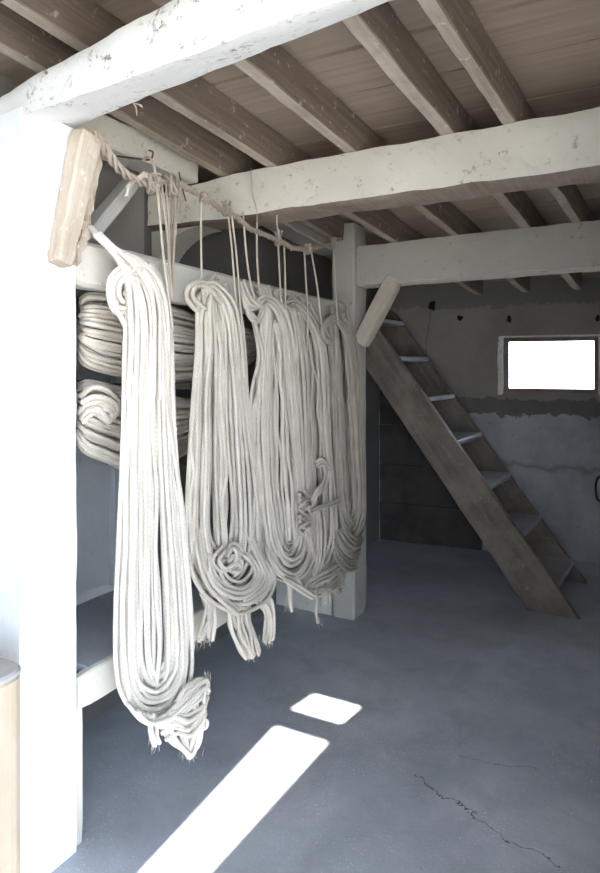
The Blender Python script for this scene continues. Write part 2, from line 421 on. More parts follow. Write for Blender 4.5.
bB = beam_poly('ceiling_beam', bm_x(YB, .19, [(XL+.005, 2.16, 2.31), (-1.74, 2.15, 2.325), (-1.6, 2.145, 2.34), (-1.3, 2.15, 2.345), (-.7, 2.152, 2.345), (0, 2.152, 2.352), (1.695, 2.15, 2.35)]),
          [M['cream'], M['under']], 'long cream-washed ceiling beam with bare brown underside, middle of the three crossbeams', rough=.006)
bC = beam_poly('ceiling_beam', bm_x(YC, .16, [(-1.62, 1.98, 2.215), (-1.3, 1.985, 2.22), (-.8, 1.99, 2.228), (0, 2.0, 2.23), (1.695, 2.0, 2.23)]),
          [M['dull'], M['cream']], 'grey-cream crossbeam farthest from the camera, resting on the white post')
# wall plate along the left
MBt = MB(); MBt.timber((-1.83, 1.45, 2.375), (-1.83, 2.285, 2.375), .14, .115, rough=.006)
tag(MBt.build('wall_plate_beam', M['cream'], smooth=True), 'pale beam running back from the lintel to the middle crossbeam, above the rope line', 'beam')
MBt = MB(); MBt.timber((-1.765, 2.5, 2.34), (-1.765, 3.62, 2.25), .14, .1, rough=.008)
tag(MBt.build('wall_plate_beam', M['dull'], smooth=True), 'short pale beam between the middle crossbeam and the white post, above the far ropes', 'beam')
# haunch below the middle beam at the left wall
hb = MB(); prof = []
for k in range(11):
    a = k/10*math.pi/2; prof.append(Vector((XL+.008+.3*(1-math.sin(a)), 0, 2.14-.26*(1-math.cos(a)))))
pts = [Vector((XL+.008, 0, 2.14))]+prof
n_ = len(pts)
vs = [p+Vector((0, YB+.02, 0)) for p in pts]+[p+Vector((0, YB+.17, 0)) for p in pts]
fs = [[i, (i+1) % n_, n_+(i+1) % n_, n_+i] for i in range(n_)]+[list(range(n_))[::-1], [n_+i for i in range(n_)]]
hb.add(vs, fs); tag(hb.build('corbel', M['dull']), 'curved grey plaster corbel under the left end of the middle crossbeam', 'corbel')
# rafters
raf = []
for k, (xa, xc, lab, wd) in enumerate([(-1.66, -1.52, 'brown rafter nearest the left wall', .07), (-1.37, -1.26, 'second brown rafter from the left wall, with an underside coloured pale as if lit', .068),
        (-1.0, -.9, 'rafter over the centre, its lower edge flaking and coloured pale as if lit, third from the left wall', .066), (-.605, -.53, 'thick rafter right of centre, second from the right of those in view', .072),
        (-.41, -.27, 'rightmost rafter in view, with peeling white flecks on its lower edge', .06), (0., .1, '', .065), (.42, .5, '', .065), (.85, .93, '', .065), (1.3, 1.38, '', .065)]):
    if not lab: continue
    sl = (xc-xa)/1.2
    y0, y1 = .965, 5.14
    if k == 0: sl = .03; y1 = 3.44
    hh = .14; wd *= .8
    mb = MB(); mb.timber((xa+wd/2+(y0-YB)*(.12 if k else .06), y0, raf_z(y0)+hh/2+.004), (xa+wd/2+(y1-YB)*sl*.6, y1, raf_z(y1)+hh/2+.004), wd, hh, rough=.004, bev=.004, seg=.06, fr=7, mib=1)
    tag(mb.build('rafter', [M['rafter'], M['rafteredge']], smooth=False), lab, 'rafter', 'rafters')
# ceiling boards and the roof covering over them
cb = MB(); rr = random.Random(3)
y = .88; k = 0
while y < 5.7:
    wdt = .27+rr.uniform(-.03, .03); y1 = min(y+wdt, 5.75)
    dz = rr.uniform(-.004, .004)
    za = raf_z(y)+.152+dz; zb2 = raf_z(y1-.008)+.152+dz
    cb.box((-2.32, y, za), (4.2, 0, 0), (0, y1-.012-y, zb2-za), (0, 0, .02), (40, 2, 1), .003, 4)
    y = y1
struct(cb.build('ceiling', M['board']))
rf = MB(); rf.box((-2.34, .86, raf_z(.86)+.185), (4.26, 0, 0), (0, 4.95, -.495), (0, 0, .05)); struct(rf.build('roof', M['dark']))
struct(MB().bx(-3.9, 1.7, .905, .955, 2.335, 2.84).build('light_block_header', M['dark']))  # unseen blocker added to keep sky light off the ceiling
# unseen roof added in front of the doorway, slotted to shape the sun patches
EL = math.radians(50)
def roofpt(yf): return yf
pr = MB(); zp = 2.85; sh = zp/math.tan(EL)
sx0, sx1 = -1.385, -1.135
ya, yb_ = 1.0-sh, 2.29-sh; yc, yd = 2.44-sh, 2.6-sh
X0, X1, Y0, Y1 = -3.9, 1.7, -1.9, .9
struct(MB().bx(-3.9, .35, -2.1, -1.92, 0, 2.85).build('light_block_rear', M['sidewall']))  # unseen wall added behind the camera to cut frontal light
struct(MB().bx(-4.1, -3.92, -2.1, 2., 0, 2.85).build('light_block_left', M['sidewall']))  # unseen side wall added so light enters only from the right
def slab(q): pr.add([Vector((x, y, zp)) for x, y in q]+[Vector((x, y, zp+.012)) for x, y in q], [[3, 2, 1, 0], [4, 5, 6, 7]]+[[i, (i+1) % 4, 4+(i+1) % 4, 4+i] for i in range(4)])
lf, ln_, rf_, rn = -1.37, -1.3, -1.135, -1.165
slab([(X0, Y0), (ln_, Y0), (ln_, ya), (X0, ya)]); slab([(rn, Y0), (X1, Y0), (X1, ya), (rn, ya)]); slab([(ln_, Y0), (rn, Y0), (rn, ya), (ln_, ya)])
slab([(X0, ya), (ln_, ya), (lf, yb_), (X0, yb_)]); slab([(rn, ya), (X1, ya), (X1, yb_), (rf_, yb_)])
slab([(X0, yb_), (X1, yb_), (X1, yc), (X0, yc)])
slab([(X0, yc), (lf-.01, yc), (lf+.02, yd), (X0, yd)]); slab([(rf_-.01, yc), (X1, yc), (X1, yd), (rf_+.01, yd)])
slab([(X0, yd), (X1, yd), (X1, Y1), (X0, Y1)])
prr = pr.build('sun_slot_roof', M['board']); struct(prr)
# ---------------------------------------------------------------- post, panel and braces
mb = MB(); pf = at_X(355, 500, -1.53)
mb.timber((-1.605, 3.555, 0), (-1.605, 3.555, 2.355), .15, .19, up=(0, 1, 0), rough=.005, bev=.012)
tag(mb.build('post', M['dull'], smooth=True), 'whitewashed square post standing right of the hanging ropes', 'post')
mb = MB(); mb.bx(XL+.002, -1.69, 3.48, 3.55, 0, .6, (8, 2, 10), .003)
tag(mb.build('partition_panel', M['rail']), 'low pale panel between the white post and the left wall, under the far ropes', 'panel')
mb = MB(); a = at_Y(359.5, 340, 3.49); b = at_Y(393, 277, 3.49)
mb.timber(a+Vector((-.005, .04, -.02)), b+Vector((-.002, .04, .0)), .09, .085, up=(0, 1, 0), rough=.003, bev=.006)
tag(mb.build('knee_brace', M['brace']), 'short diagonal brown wooden brace from the white post up to the far crossbeam', 'brace')
mb = MB(); a = at_X(133, 180, -1.78); b = at_X(90, 234, -1.78)
mb.timber(a, b, .05, .075, up=(1, 0, 0), rough=.003)
tag(mb.build('knee_brace', M['greybrace']), 'slim grey diagonal brace behind the split pale timber, below the rope line', 'brace')
# split timber against the reveal
t1 = empty('corner_brace', at_X(56, 262, -1.535), 'split pale timber brace propped at the top of the near white pillar', 'brace')
mb = MB(); mb.timber(at_X(59, 264, -1.53), at_X(87, 136, -1.515), .055, .06, up=(1, 0, 0), rough=.005, bev=.006, seg=.02, fr=14, w2=.085)
mb.build('timber', M['pale'], t1)
mb = MB(); mb.timber(at_X(84, 232, -1.575), at_X(96, 136, -1.545), .035, .03, up=(1, 0, 0), rough=.013, bev=.006, seg=.015, fr=22, w2=.05)
mb.timber(at_X(72, 262, -1.545), at_X(88, 228, -1.57), .03, .03, up=(1, 0, 0), rough=.01, bev=.006, seg=.015, fr=22)
mb.build('splinter', M['pale'], t1)
# ---------------------------------------------------------------- rail and bench
mb = MB(); mb.timber((-1.605, 1.412, 1.83), (-1.605, 3.478, 1.80), .07, .15, rough=.006, bev=.014, fr=6)
mb.bx(-1.72, -1.645, 1.5, 3.47, 1.845, 1.865, (2, 30, 1), .006)
tag(mb.build('rope_rail', M['rail'], smooth=True), 'cream horizontal rail behind the hanging ropes, from the near pillar to the post', 'rail')
bn = empty('bench', (-1.6, 1.55, 0), 'low pale bench with grey top standing behind the two nearest rope hanks', 'bench')
mb = MB(); mb.bx(XL+.055, -1.575, 1.47, 2.26, .515, .54, (8, 14, 1), .003); mb.build('seat', M['floor'], bn)
mb = MB(); mb.timber((-1.577, 1.412, .482), (-1.575, 2.27, .482), .035, .112, rough=.004, bev=.006); mb.build('front_rail', M['rail'], bn)
for (x, y) in ((-1.582, 1.445), (-2.0, 2.2), (-2.0, 1.54)):
    mb = MB(); mb.timber((x, y, 0), (x, y, .514), .045, .055, up=(0, 1, 0), rough=.002, bev=.005)
    if x > -1.7:
        mb = MB(); mb.timber((x-.005, y-.012, 0), (x-.005, y-.012, .428), .028, .03, up=(0, 1, 0), rough=.002, bev=.005)
    mb.build('leg', M['rail'], bn)
# ---------------------------------------------------------------- wooden chest at lower left
ch = empty('wooden_chest', (-1.62, .95, 0), 'pale wooden chest with rounded corners at the lower left, against the white wall', 'chest')
def rbox(mb, x0, x1, y0, y1, z0, z1, r):
    pts = []
    for (cx, cy, a0) in ((x1-r, y1-r, 0), (x0+r, y1-r, 90), (x0+r, y0+r, 180), (x1-r, y0+r, 270)):
        for k in range(7): a = math.radians(a0+15*k); pts.append((cx+r*math.cos(a), cy+r*math.sin(a)))
    n = len(pts); zs = [(z0, 0), (z1-.006, 0), (z1, .006)]; vs = []
    cx, cy = (x0+x1)/2, (y0+y1)/2
    for z, ins in zs:
        for p in pts: vs.append((p[0]-math.copysign(ins, p[0]-cx), p[1]-math.copysign(ins, p[1]-cy), z))
    per = [0.]
    for i in range(n): per.append(per[-1]+math.dist(pts[i], pts[(i+1) % n]))
    fs = []; uv = []
    for k in range(2):
        for i in range(n):
            j = (i+1) % n; fs.append([k*n+i, k*n+j, (k+1)*n+j, (k+1)*n+i]); uv.append([(per[i], vs[k*n][2]), (per[i+1], vs[k*n][2]), (per[i+1], vs[(k+1)*n][2]), (per[i], vs[(k+1)*n][2])])
    fs.append(list(range(n))[::-1]); uv.append([(0, 0)]*n); fs.append([2*n+i for i in range(n)]); uv.append([(p[0], p[1]) for p in pts])
    mb.add(vs, fs, uv)
ck = at_Z(21, 676, .735)
cx1 = ck.x-.035; cy1 = min(ck.y+.05, 1.16)
mb = MB(); rbox(mb, cx1-.5, cx1, cy1-.4, cy1, 0, .715, .05); mb.build('body', M['chest'], ch)
mb = MB(); rbox(mb, cx1-.502, cx1+.002, cy1-.402, cy1+.002, .718, .732, .052); mb.build('lid', M['chesttop'], ch)
ch.location = (ch.location.x, ch.location.y, 0)
# ---------------------------------------------------------------- staircase
YN, YF = 4.2, 4.9
st_ = empty('staircase', (-.6, 4.55, 0), 'steep dark wooden staircase rising left beside the back wall', 'staircase')
a = at_Y(550, 601, YN); b = at_Y(389, 370, YN); d = (b-a).normalized()
top = a+d*((1.9-a.z)/d.z)
ROT = Matrix.Rotation(math.radians(-3), 4, 'Z'); piv = Vector((-1.4, 4.45, 0))
def rotp(mb):
    for v_ in mb.v: v_.xyz = ROT@(v_-piv)+piv
    return mb
def floorcut(mb):
    for v_ in mb.v:
        if v_.z < .002: v_.xyz = v_+d*((.002-v_.z)/d.z)
    return mb
lowp = a-d*(a.z/d.z+.2)
for (yy, xo) in ((YN, 0), (YF, -.055)):
    mb = MB(); mb.timber(Vector((lowp.x+xo, yy, lowp.z)), Vector((top.x+xo, yy, top.z)), .05, .24, up=(0, 0, 1), rough=.005, bev=.006, fr=5)
    rotp(floorcut(mb)).build('stringer', M['stair'], st_)
up_n = Vector((-d.z, 0, d.x)) if d.x > 0 else Vector((d.z, 0, -d.x))
for k in range(7):
    z = .145+.283*k
    tt = (z-a.z)/d.z; cx = a.x+d.x*tt
    mb = MB(); mb.timber((cx+.005, YN+.027, z), (cx+.005, YF-.027, z), .235, .035, up=(0, 0, 1), rough=.004, bev=.01)
    rotp(mb).build('tread', M['tread'], st_)
# planks low on the wall behind the stairs; narrower upper rows stand in for shadow
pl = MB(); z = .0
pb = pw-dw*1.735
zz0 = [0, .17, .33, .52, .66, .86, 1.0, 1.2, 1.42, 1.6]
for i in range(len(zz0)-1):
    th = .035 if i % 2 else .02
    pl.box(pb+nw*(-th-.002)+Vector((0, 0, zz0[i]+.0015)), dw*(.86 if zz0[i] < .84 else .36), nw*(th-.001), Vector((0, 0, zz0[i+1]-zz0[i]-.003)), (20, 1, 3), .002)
tag(pl.build('plank_lining', M['dark']), 'dark horizontal plank lining on the back wall under the staircase, its upper rows standing in for shadow', 'planks')
# ---------------------------------------------------------------- rope work
def P(p, X0):
    return at_X(p[0], p[1], X0+(p[2] if len(p) > 2 else 0.))
def family(mb, A, B, n, X0, r=.0082, jit=2.0, bulge=.0, rj=.16, rnd=random, sides=7, sub=5, wob=0., dj=.013, cut=0):
    """n strands blended from path A to path B, all given as (photo column, row, offset towards the room)"""
    for i in range(n):
        s = (i+.5)/n+rnd.uniform(-.45, .45)/n; s2 = s+rnd.gauss(0, .55)/n
        ox, oy, od = rnd.gauss(0, jit*.5), rnd.gauss(0, jit*.6), rnd.uniform(-dj, dj)
        ph = rnd.uniform(0, 9); pts = []
        m = len(A)
        for k in range(m):
            a, b = A[k], B[k]
            wa = a[2] if len(a) > 2 else 0; wb = b[2] if len(b) > 2 else 0
            se = s+(s2-s)*(.5-.5*math.cos(math.pi*min(1, 2*k/max(1, m-1))))
            wa = wa if wa < .05 else .05+(wa-.05)*.45; wb = wb if wb < .05 else .05+(wb-.05)*.45
            x = a[0]+(b[0]-a[0])*se+ox+rnd.gauss(0, jit*.42)+wob*math.sin(ph+k*1.3); yy = a[1]+(b[1]-a[1])*s+oy+rnd.gauss(0, jit*.35)
            pts.append(at_X(x, yy, X0+wa+(wb-wa)*s+od+bulge*math.sin(math.pi*s)+rnd.uniform(-.003, .003)))
        if cut: pts = pts[:len(pts)-rnd.randint(0, cut)]
        mb.tube(pts, r*rnd.uniform(1-rj, 1+rj), sides, sub, v0=20.*rnd.randint(1, 400)-1.)
def fray(mb, px, py, X0, n=14, spread=5, length=7, rnd=random, r=.0011):
    for i in range(n):
        x = px+rnd.gauss(0, spread); y = py+rnd.gauss(0, 2); dd = rnd.uniform(-.02, .02)
        dx = rnd.gauss(0, 2.5)
        L = length*rnd.uniform(.5, 1.3)
        mb.tube([at_X(x, y-4, X0+dd), at_X(x+dx*.4, y+L*.5, X0+dd), at_X(x+dx, y+L, X0+dd*1.3)], r, 3, 2, r_end=r*.4)
def whisker(mb, A, B, n, X0, rnd):
    for i in range(n):
        s = rnd.random(); k = rnd.randrange(1, len(A)-1)
        x = A[k][0]+(B[k][0]-A[k][0])*s; y = A[k][1]+(B[k][1]-A[k][1])*s+rnd.uniform(-15, 15)
        q = at_X(x, y, X0+.05)
        v1 = Vector((rnd.uniform(.0, .02), rnd.uniform(-.02, .02), rnd.uniform(-.015, .015)))
        mb.tube([q, q+v1*.5+Vector((0, 0, .003)), q+v1], .0006, 3, 2)
GR = 'rope hanks hung along the rail'
def hank(loc_px, X0, label):
    return empty('rope_hank', at_X(loc_px[0], loc_px[1], X0), label, 'rope hank', GR)
def u_layers(mb, O, I, n, X0, rnd, T=.035, r=.0082, back=True, jit=2.0):
    family(mb, O, I, n, X0+T*.55, r=r, jit=jit, rnd=rnd, bulge=0.012)
    # filling layers behind, squeezed a little inwards
    def sq(L, f, dy): 
        cx = sum(p[0] for p in O)/len(O)
        return [(cx+(p[0]-cx)*f, p[1]+dy, (p[2] if len(p) > 2 else 0)) for p in L]
    family(mb, sq(O, .96, -5), sq(I, .9, -8), n, X0, r=r, jit=jit*1.5, rnd=rnd)
    cxm = [ (o[0]+0, o[1]) for o in O]
    h_ = len(O)//2
    L_ = [(p[0]+1.5, p[1], p[2] if len(p) > 2 else 0) for p in O[1:h_-1]]; R_ = [(p[0]-1.5, p[1], p[2] if len(p) > 2 else 0) for p in O[::-1][1:h_-1]]
    m_ = min(len(L_), len(R_))
    def resamp(L, k):
        out = []
        for i in range(k):
            f = i*(len(L)-1)/(k-1); a = int(f); b = min(a+1, len(L)-1); f -= a
            out.append(tuple(L[a][q]+(L[b][q]-L[a][q])*f for q in range(3)))
        return out
    ys = [max(L_[0][1], R_[0][1])+i*(min(L_[-1][1], R_[-1][1])-max(L_[0][1], R_[0][1]))/8 for i in range(9)]
    def xat(L, y):
        for a, b in zip(L, L[1:]):
            if a[1] <= y <= b[1]: return a[0]+(b[0]-a[0])*(y-a[1])/max(1e-6, b[1]-a[1])
        return L[-1][0]
    AA = [(xat(L_, y), y, 0) for y in ys]; BB = [(xat(R_, y), y, 0) for y in ys]
    family(mb, AA, BB, int(n*1.25), X0+T*.25, r=r, jit=jit*1.6, rnd=rnd, bulge=.012)
    family(mb, AA, BB, int(n*1.5), X0-T*.3, r=r, jit=jit*1.6, rnd=rnd)
    if back: family(mb, sq(O, .97, -12), sq(I, .9, -14), n-1, X0-T*.7, r=r, jit=jit*1.8, rnd=rnd)
# --- hank 1 (nearest)
R = random.Random(11); X0 = -1.472
h = hank((155, 700), X0, 'longest and brightest rope hank, leftmost, hanging nearest the white pillar')
O1 = [(116, 280, -.02), (124, 276, .0), (127, 300), (126, 340), (124, 430), (121, 520), (118, 600), (118, 665), (124, 698), (140, 716), (162, 715), (180, 700), (190, 672), (188, 610), (181, 520), (174, 430), (170, 350), (168, 315), (160, 288), (148, 274, -.01)]
I1 = [(138, 270, -.02), (144, 282, 0), (146, 305), (147, 345), (147, 430), (148, 520), (148, 590), (149, 640), (151, 664), (154, 674), (158, 677), (163, 672), (166, 655), (165, 600), (161, 520), (158, 430), (156, 350), (155, 320), (152, 300), (146, 282, -.01)]
mb = MB(); u_layers(mb, O1, I1, 9, X0, R, r=.0086, jit=1.5)
family(mb, [(162, 370, .03), (166, 410, .035), (174, 460, .03), (181, 510, .02), (186, 560, .02), (190, 610, .02), (192, 650, .02)], [(164, 372, .02), (168, 410, .03), (176, 455, .02), (185, 505, .01), (189, 555, .01), (192, 605, .01), (190, 655, .01)], 1, X0, rnd=R, jit=.5)
mb.build('strands', M['rope'], h, smooth=True)
mb = MB()   # curl and folded shoulder
family(mb, [(152, 284, .03), (138, 270, .035), (122, 268, .035), (111, 278, .03), (109, 296, .02), (115, 312, .015), (126, 314, .02), (131, 302, .03), (125, 292, .035)], [(150, 296, .03), (140, 284, .03), (128, 279, .04), (119, 284, .03), (118, 294, .03), (121, 301, .02), (125, 300, .02), (127, 296, .03), (124, 294, .035)], 5, X0, rnd=R, jit=1.)
family(mb, [(112, 306, .02), (122, 330, .02), (128, 370, .015), (130, 420, 0)], [(118, 310, .02), (128, 330, .02), (132, 370, .01), (134, 420, 0)], 2, X0, rnd=R, jit=.7)
family(mb, [(88, 226, -.09), (99, 239, -.03), (109, 248, .01), (122, 262, .03), (136, 280, .045), (144, 305, .05), (147, 340, .04)], [(92, 226, -.09), (102, 238, -.03), (114, 246, .01), (130, 260, .03), (144, 277, .045), (154, 300, .05), (156, 340, .04)], 3, X0, rnd=R, jit=.5, r=.007)
family(mb, [(124, 272, .03), (136, 262, .03), (150, 268, .03), (162, 286, .03), (169, 315, .03), (171, 350, .02), (168, 420, .01)], [(128, 282, .04), (138, 274, .04), (148, 280, .04), (156, 296, .04), (161, 322, .04), (163, 360, .03), (160, 420, .02)], 4, X0, rnd=R, jit=1.)
family(mb, [(96, 234, -.03), (108, 247, .0), (120, 262, .03), (128, 282, .05), (131, 310, .05), (131, 350, .045), (129, 400, .03)], [(100, 236, -.03), (118, 249, .0), (142, 261, .03), (160, 278, .045), (170, 305, .045), (172, 345, .04), (172, 400, .02)], 9, X0, rnd=R, jit=1.6)
mb.build('top_curl', M['rope'], h, smooth=True)
mb = MB()   # knotted tail, wraps from lower left to right, then hanging ends
family(mb, [(122, 702, .04), (142, 722, .06), (165, 712, .07), (188, 690, .06), (204, 676, .04), (208, 684, .0)], [(150, 716, .05), (160, 724, .06), (176, 722, .07), (192, 708, .06), (204, 696, .04), (206, 690, 0)], 5, X0, rnd=R, jit=1.6)
family(mb, [(152, 712, .05), (150, 725, .06), (153, 738, .06), (156, 746, .05)], [(160, 716, .05), (158, 726, .06), (158, 736, .06), (160, 742, .05)], 2, X0, rnd=R, jit=1)
family(mb, [(207, 680, .02), (206, 700, .04), (204, 722, .04), (196, 745, .03), (188, 752, .02)], [(162, 716, .06), (164, 728, .07), (172, 740, .07), (182, 748, .05), (190, 756, .04)], 9, X0, rnd=R, jit=2.2)
family(mb, [(160, 722, .07), (172, 712, .09), (186, 716, .09), (200, 706, .07), (205, 695, .04)], [(165, 742, .06), (176, 734, .08), (188, 738, .08), (198, 728, .07), (204, 716, .04)], 6, X0, rnd=R, jit=2.2)
family(mb, [(176, 700, .05), (186, 684, .05), (200, 676, .03), (208, 682, .01), (203, 692, .03)], [(182, 708, .05), (190, 694, .05), (202, 686, .04), (207, 690, .02), (201, 698, .03)], 4, X0, rnd=R, jit=1.5)
mb.tube([P((203, 718, .03), X0), P((207, 722, .05), X0), P((205, 728, .05), X0), P((200, 725, .04), X0)], .008, 7)
mb.build('knotted_tail', M['rope'], h, smooth=True)
mb = MB()
fray(mb, 155, 744, X0+.05, 12, 3, 7, R); fray(mb, 190, 752, X0+.03, 22, 5, 8, R); fray(mb, 207, 676, X0+.02, 10, 3, 5, R)
whisker(mb, O1, I1, 60, X0, R)
tag(mb.build('loose_fibres', M['rope'], h, smooth=True), kind='stuff')
mb = MB(); mb.tube([P((143, 160, -.09), X0), P((148, 157, -.06), X0), P((153, 163, -.03), X0), P((156, 180, -.02), X0), P((160, 220, 0), X0), P((164, 262, .02), X0), P((169, 300, .04), X0), P((173, 330, .035), X0)], .0048, 6)
mb.build('hanging_cord', M['twine'], h, smooth=True)
mb = MB(); family(mb, [(158, 186, -.03), (163, 220, -.01), (168, 262, .01), (172, 300, .03)], [(180, 186, -.03), (177, 220, -.01), (174, 262, .01), (174, 298, .03)], 8, X0, r=.0035, rnd=R, jit=.8, sides=5)
mb.build('plaited_tie', M['oldrope'], h, smooth=True)
# --- hank 2
R = random.Random(12); X0 = -1.472
h = hank((228, 600), X0, 'second rope hank from the left, ending in a round swirled knot with three tails')
O2 = [(208, 290, -.02), (200, 297, 0), (198, 320), (197, 350), (193, 400), (190, 470), (187, 530), (191, 565), (204, 588), (224, 596), (244, 586), (256, 562), (258, 520), (253, 460), (247, 400), (242, 350), (238, 322), (228, 298, -.01)]
I2 = [(216, 292, -.02), (216, 305, 0), (218, 325), (219, 350), (218, 400), (218, 460), (219, 510), (220, 535), (222, 546), (226, 550), (230, 544), (232, 530), (232, 500), (230, 450), (228, 400), (226, 350), (225, 328), (220, 302, -.01)]
mb = MB(); u_layers(mb, O2, I2, 8, X0, R, r=.0084, jit=1.8)
mb.build('strands', M['ropetwo'], h, smooth=True)
mb = MB()
family(mb, [(224, 296, .03), (213, 284, .035), (200, 280, .035), (189, 287, .03), (188, 298, .02), (196, 308, .02), (204, 314, .02)], [(220, 306, .03), (210, 294, .035), (202, 288, .035), (196, 291, .03), (196, 298, .02), (201, 303, .02), (206, 308, .02)], 4, X0, rnd=R, jit=.8)
family(mb, [(200, 284, .03), (214, 280, .03), (228, 291, .03), (238, 308, .03), (243, 335, .02), (247, 380, .01)], [(205, 296, .04), (212, 292, .04), (221, 300, .04), (228, 315, .04), (231, 340, .03), (232, 380, .02)], 5, X0, rnd=R, jit=1.)
mb.build('top_curl', M['ropetwo'], h, smooth=True)
mb = MB()
family(mb, [(191, 535, -.02), (191, 560, .03), (198, 582, .055), (214, 602, .08), (240, 612, .09), (264, 603, .08), (276, 586, .05), (272, 566, .03), (258, 548, -.02)], [(221, 545, .0), (222, 562, .06), (224, 572, .085), (231, 579, .095), (240, 580, .1), (247, 574, .095), (249, 566, .08), (244, 559, .07), (238, 556, .06)], 9, X0, rnd=R, jit=1.6)
family(mb, [(192, 525, -.01), (196, 555, .045), (206, 585, .06), (222, 603, .07), (238, 616, .07)], [(204, 525, .01), (206, 555, .05), (212, 576, .08), (224, 594, .1), (240, 606, .1)], 4, X0, rnd=R, jit=1.2)
family(mb, [(222, 545, .06), (212, 560, .08), (222, 572, .09), (238, 566, .1), (242, 550, .09), (232, 542, .07), (226, 556, .09)], [(228, 552, .07), (222, 560, .085), (226, 566, .095), (234, 562, .1), (236, 554, .1), (232, 550, .08), (229, 557, .09)], 3, X0, rnd=R, jit=1.)
family(mb, [(250, 525, -.01), (262, 554, .04), (268, 576, .06), (262, 596, .08), (246, 606, .09)], [(242, 530, -.01), (254, 556, .05), (258, 572, .08), (252, 586, .09), (240, 594, .1)], 4, X0, rnd=R, jit=1.4)
family(mb, [(228, 562, .06), (234, 556, .09), (242, 562, .09), (238, 572, .09), (230, 570, .08)], [(232, 568, .06), (236, 564, .09), (240, 568, .09), (236, 574, .09), (232, 572, .08)], 4, X0, rnd=R, jit=2.)
mb.build('swirled_knot', M['ropetwo'], h, smooth=True)
for (A_, B_, n, fx, fy) in (([(200, 590, .03), (206, 606, .04), (202, 622, .04), (194, 640, .04)], [(216, 598, .03), (212, 608, .04), (212, 622, .05), (212, 641, .04)], 8, 204, 640),
                            ([(226, 606, .05), (228, 622, .06), (232, 634, .06), (240, 650, .05), (246, 658, .05)], [(252, 606, .05), (252, 620, .06), (256, 634, .06), (258, 650, .05), (260, 655, .05)], 12, 250, 654),
                            ([(256, 600, .04), (266, 612, .04), (268, 628, .04), (266, 642, .04)], [(268, 594, .03), (274, 606, .03), (274, 624, .03), (272, 640, .03)], 6, 268, 640)):
    mb = MB(); family(mb, A_, B_, n, X0, rnd=R, jit=2.6, r=.0078)
    fray(mb, fx, fy, X0+.04, 18, 5, 6, R)
    mb.build('tail', M['ropetwo'], h, smooth=True)
for pts in ([(201, 196, -.03), (201, 240, -.01), (202, 285, .03), (203, 300, .05)], [(227, 205, -.03), (232, 250, 0), (235, 290, .03), (238, 320, .04)], [(230, 205, -.03), (236, 250, 0), (240, 300, .03), (242, 325, .035)]):
    mb = MB(); mb.tube([P(p, X0) for p in pts], .0042, 6); mb.build('hanging_cord', M['twine'], h, smooth=True)
# --- hank 3
R = random.Random(13); X0 = -1.472
h = hank((285, 580), X0, 'third rope hank from the left, with a thin loose strand down its left side')
O3 = [(256, 296, -.02), (262, 302, 0), (262, 325), (259, 370), (255, 430), (257, 490), (262, 540), (268, 566), (282, 582), (300, 580), (313, 562), (313, 520), (307, 460), (302, 400), (295, 350), (289, 322), (278, 302, -.01)]
I3 = [(268, 300, -.02), (272, 312, 0), (273, 335), (273, 375), (273, 430), (276, 480), (281, 518), (285, 536), (289, 543), (293, 538), (295, 520), (294, 490), (291, 440), (287, 390), (283, 345), (280, 325), (274, 306, -.01)]
mb = MB(); u_layers(mb, O3, I3, 8, X0, R, r=.0084, jit=1.6)
family(mb, [(250, 310, .01), (256, 335, .02), (258, 360, .02), (252, 390, .01), (250, 430, .01), (254, 480, .01), (260, 530, 0)], [(252, 312, .01), (257, 330, .02), (262, 355, .02), (258, 390, .01), (256, 430, .01), (258, 480, .01), (264, 530, 0)], 2, X0, rnd=R, jit=.8)
mb.build('strands', M['ropetwo'], h, smooth=True)
mb = MB()
family(mb, [(240, 284, -.02), (243, 296, .01), (250, 308, .03), (262, 306, .03), (258, 318, .03), (246, 306, .02), (244, 290, 0)], [(244, 280, -.03), (249, 294, .01), (256, 300, .03), (262, 312, .03), (256, 324, .03), (248, 314, .02), (247, 296, 0)], 4, X0, rnd=R, jit=1.2)
family(mb, [(256, 298, .03), (266, 293, .03), (280, 302, .03), (290, 320, .03), (296, 350, .02), (302, 400, .01)], [(262, 308, .04), (268, 304, .04), (275, 312, .04), (281, 328, .04), (285, 355, .03), (288, 400, .02)], 4, X0, rnd=R, jit=1.)
mb.build('top_curl', M['ropetwo'], h, smooth=True)
mb = MB()
family(mb, [(262, 535, -.02), (268, 562, .035), (280, 580, .055), (298, 583, .06), (313, 566, .05), (317, 535, -.01)], [(277, 520, -.01), (281, 545, .035), (287, 556, .06), (295, 557, .07), (302, 546, .05), (305, 515, -.01)], 5, X0, rnd=R, jit=1.5)
family(mb, [(278, 572, .04), (286, 584, .05), (288, 598, .05), (290, 612, .04)], [(282, 572, .04), (289, 582, .05), (291, 596, .05), (292, 608, .04)], 2, X0, rnd=R, jit=1)
family(mb, [(296, 574, .05), (306, 588, .06), (316, 592, .05)], [(282, 580, .05), (300, 590, .05), (312, 598, .05)], 4, X0, rnd=R, jit=2.)
fray(mb, 290, 606, X0+.04, 12, 3, 7, R)
mb.build('looped_tail', M['ropetwo'], h, smooth=True)
for pts in ([(243, 212, -.04), (246, 250, -.01), (250, 280, .02), (256, 303, .04)], [(257, 222, -.04), (257, 255, -.01), (259, 285, .02), (262, 302, .04)], [(278, 240, -.03), (280, 280, .01), (283, 330, .05), (288, 400, .06), (296, 470, .05)], [(284, 240, -.04), (285, 270, -.01), (286, 312, .03)]):
    mb = MB(); mb.tube([P(p, X0) for p in pts], .0045, 6); mb.build('hanging_cord', M['twine'], h, smooth=True)
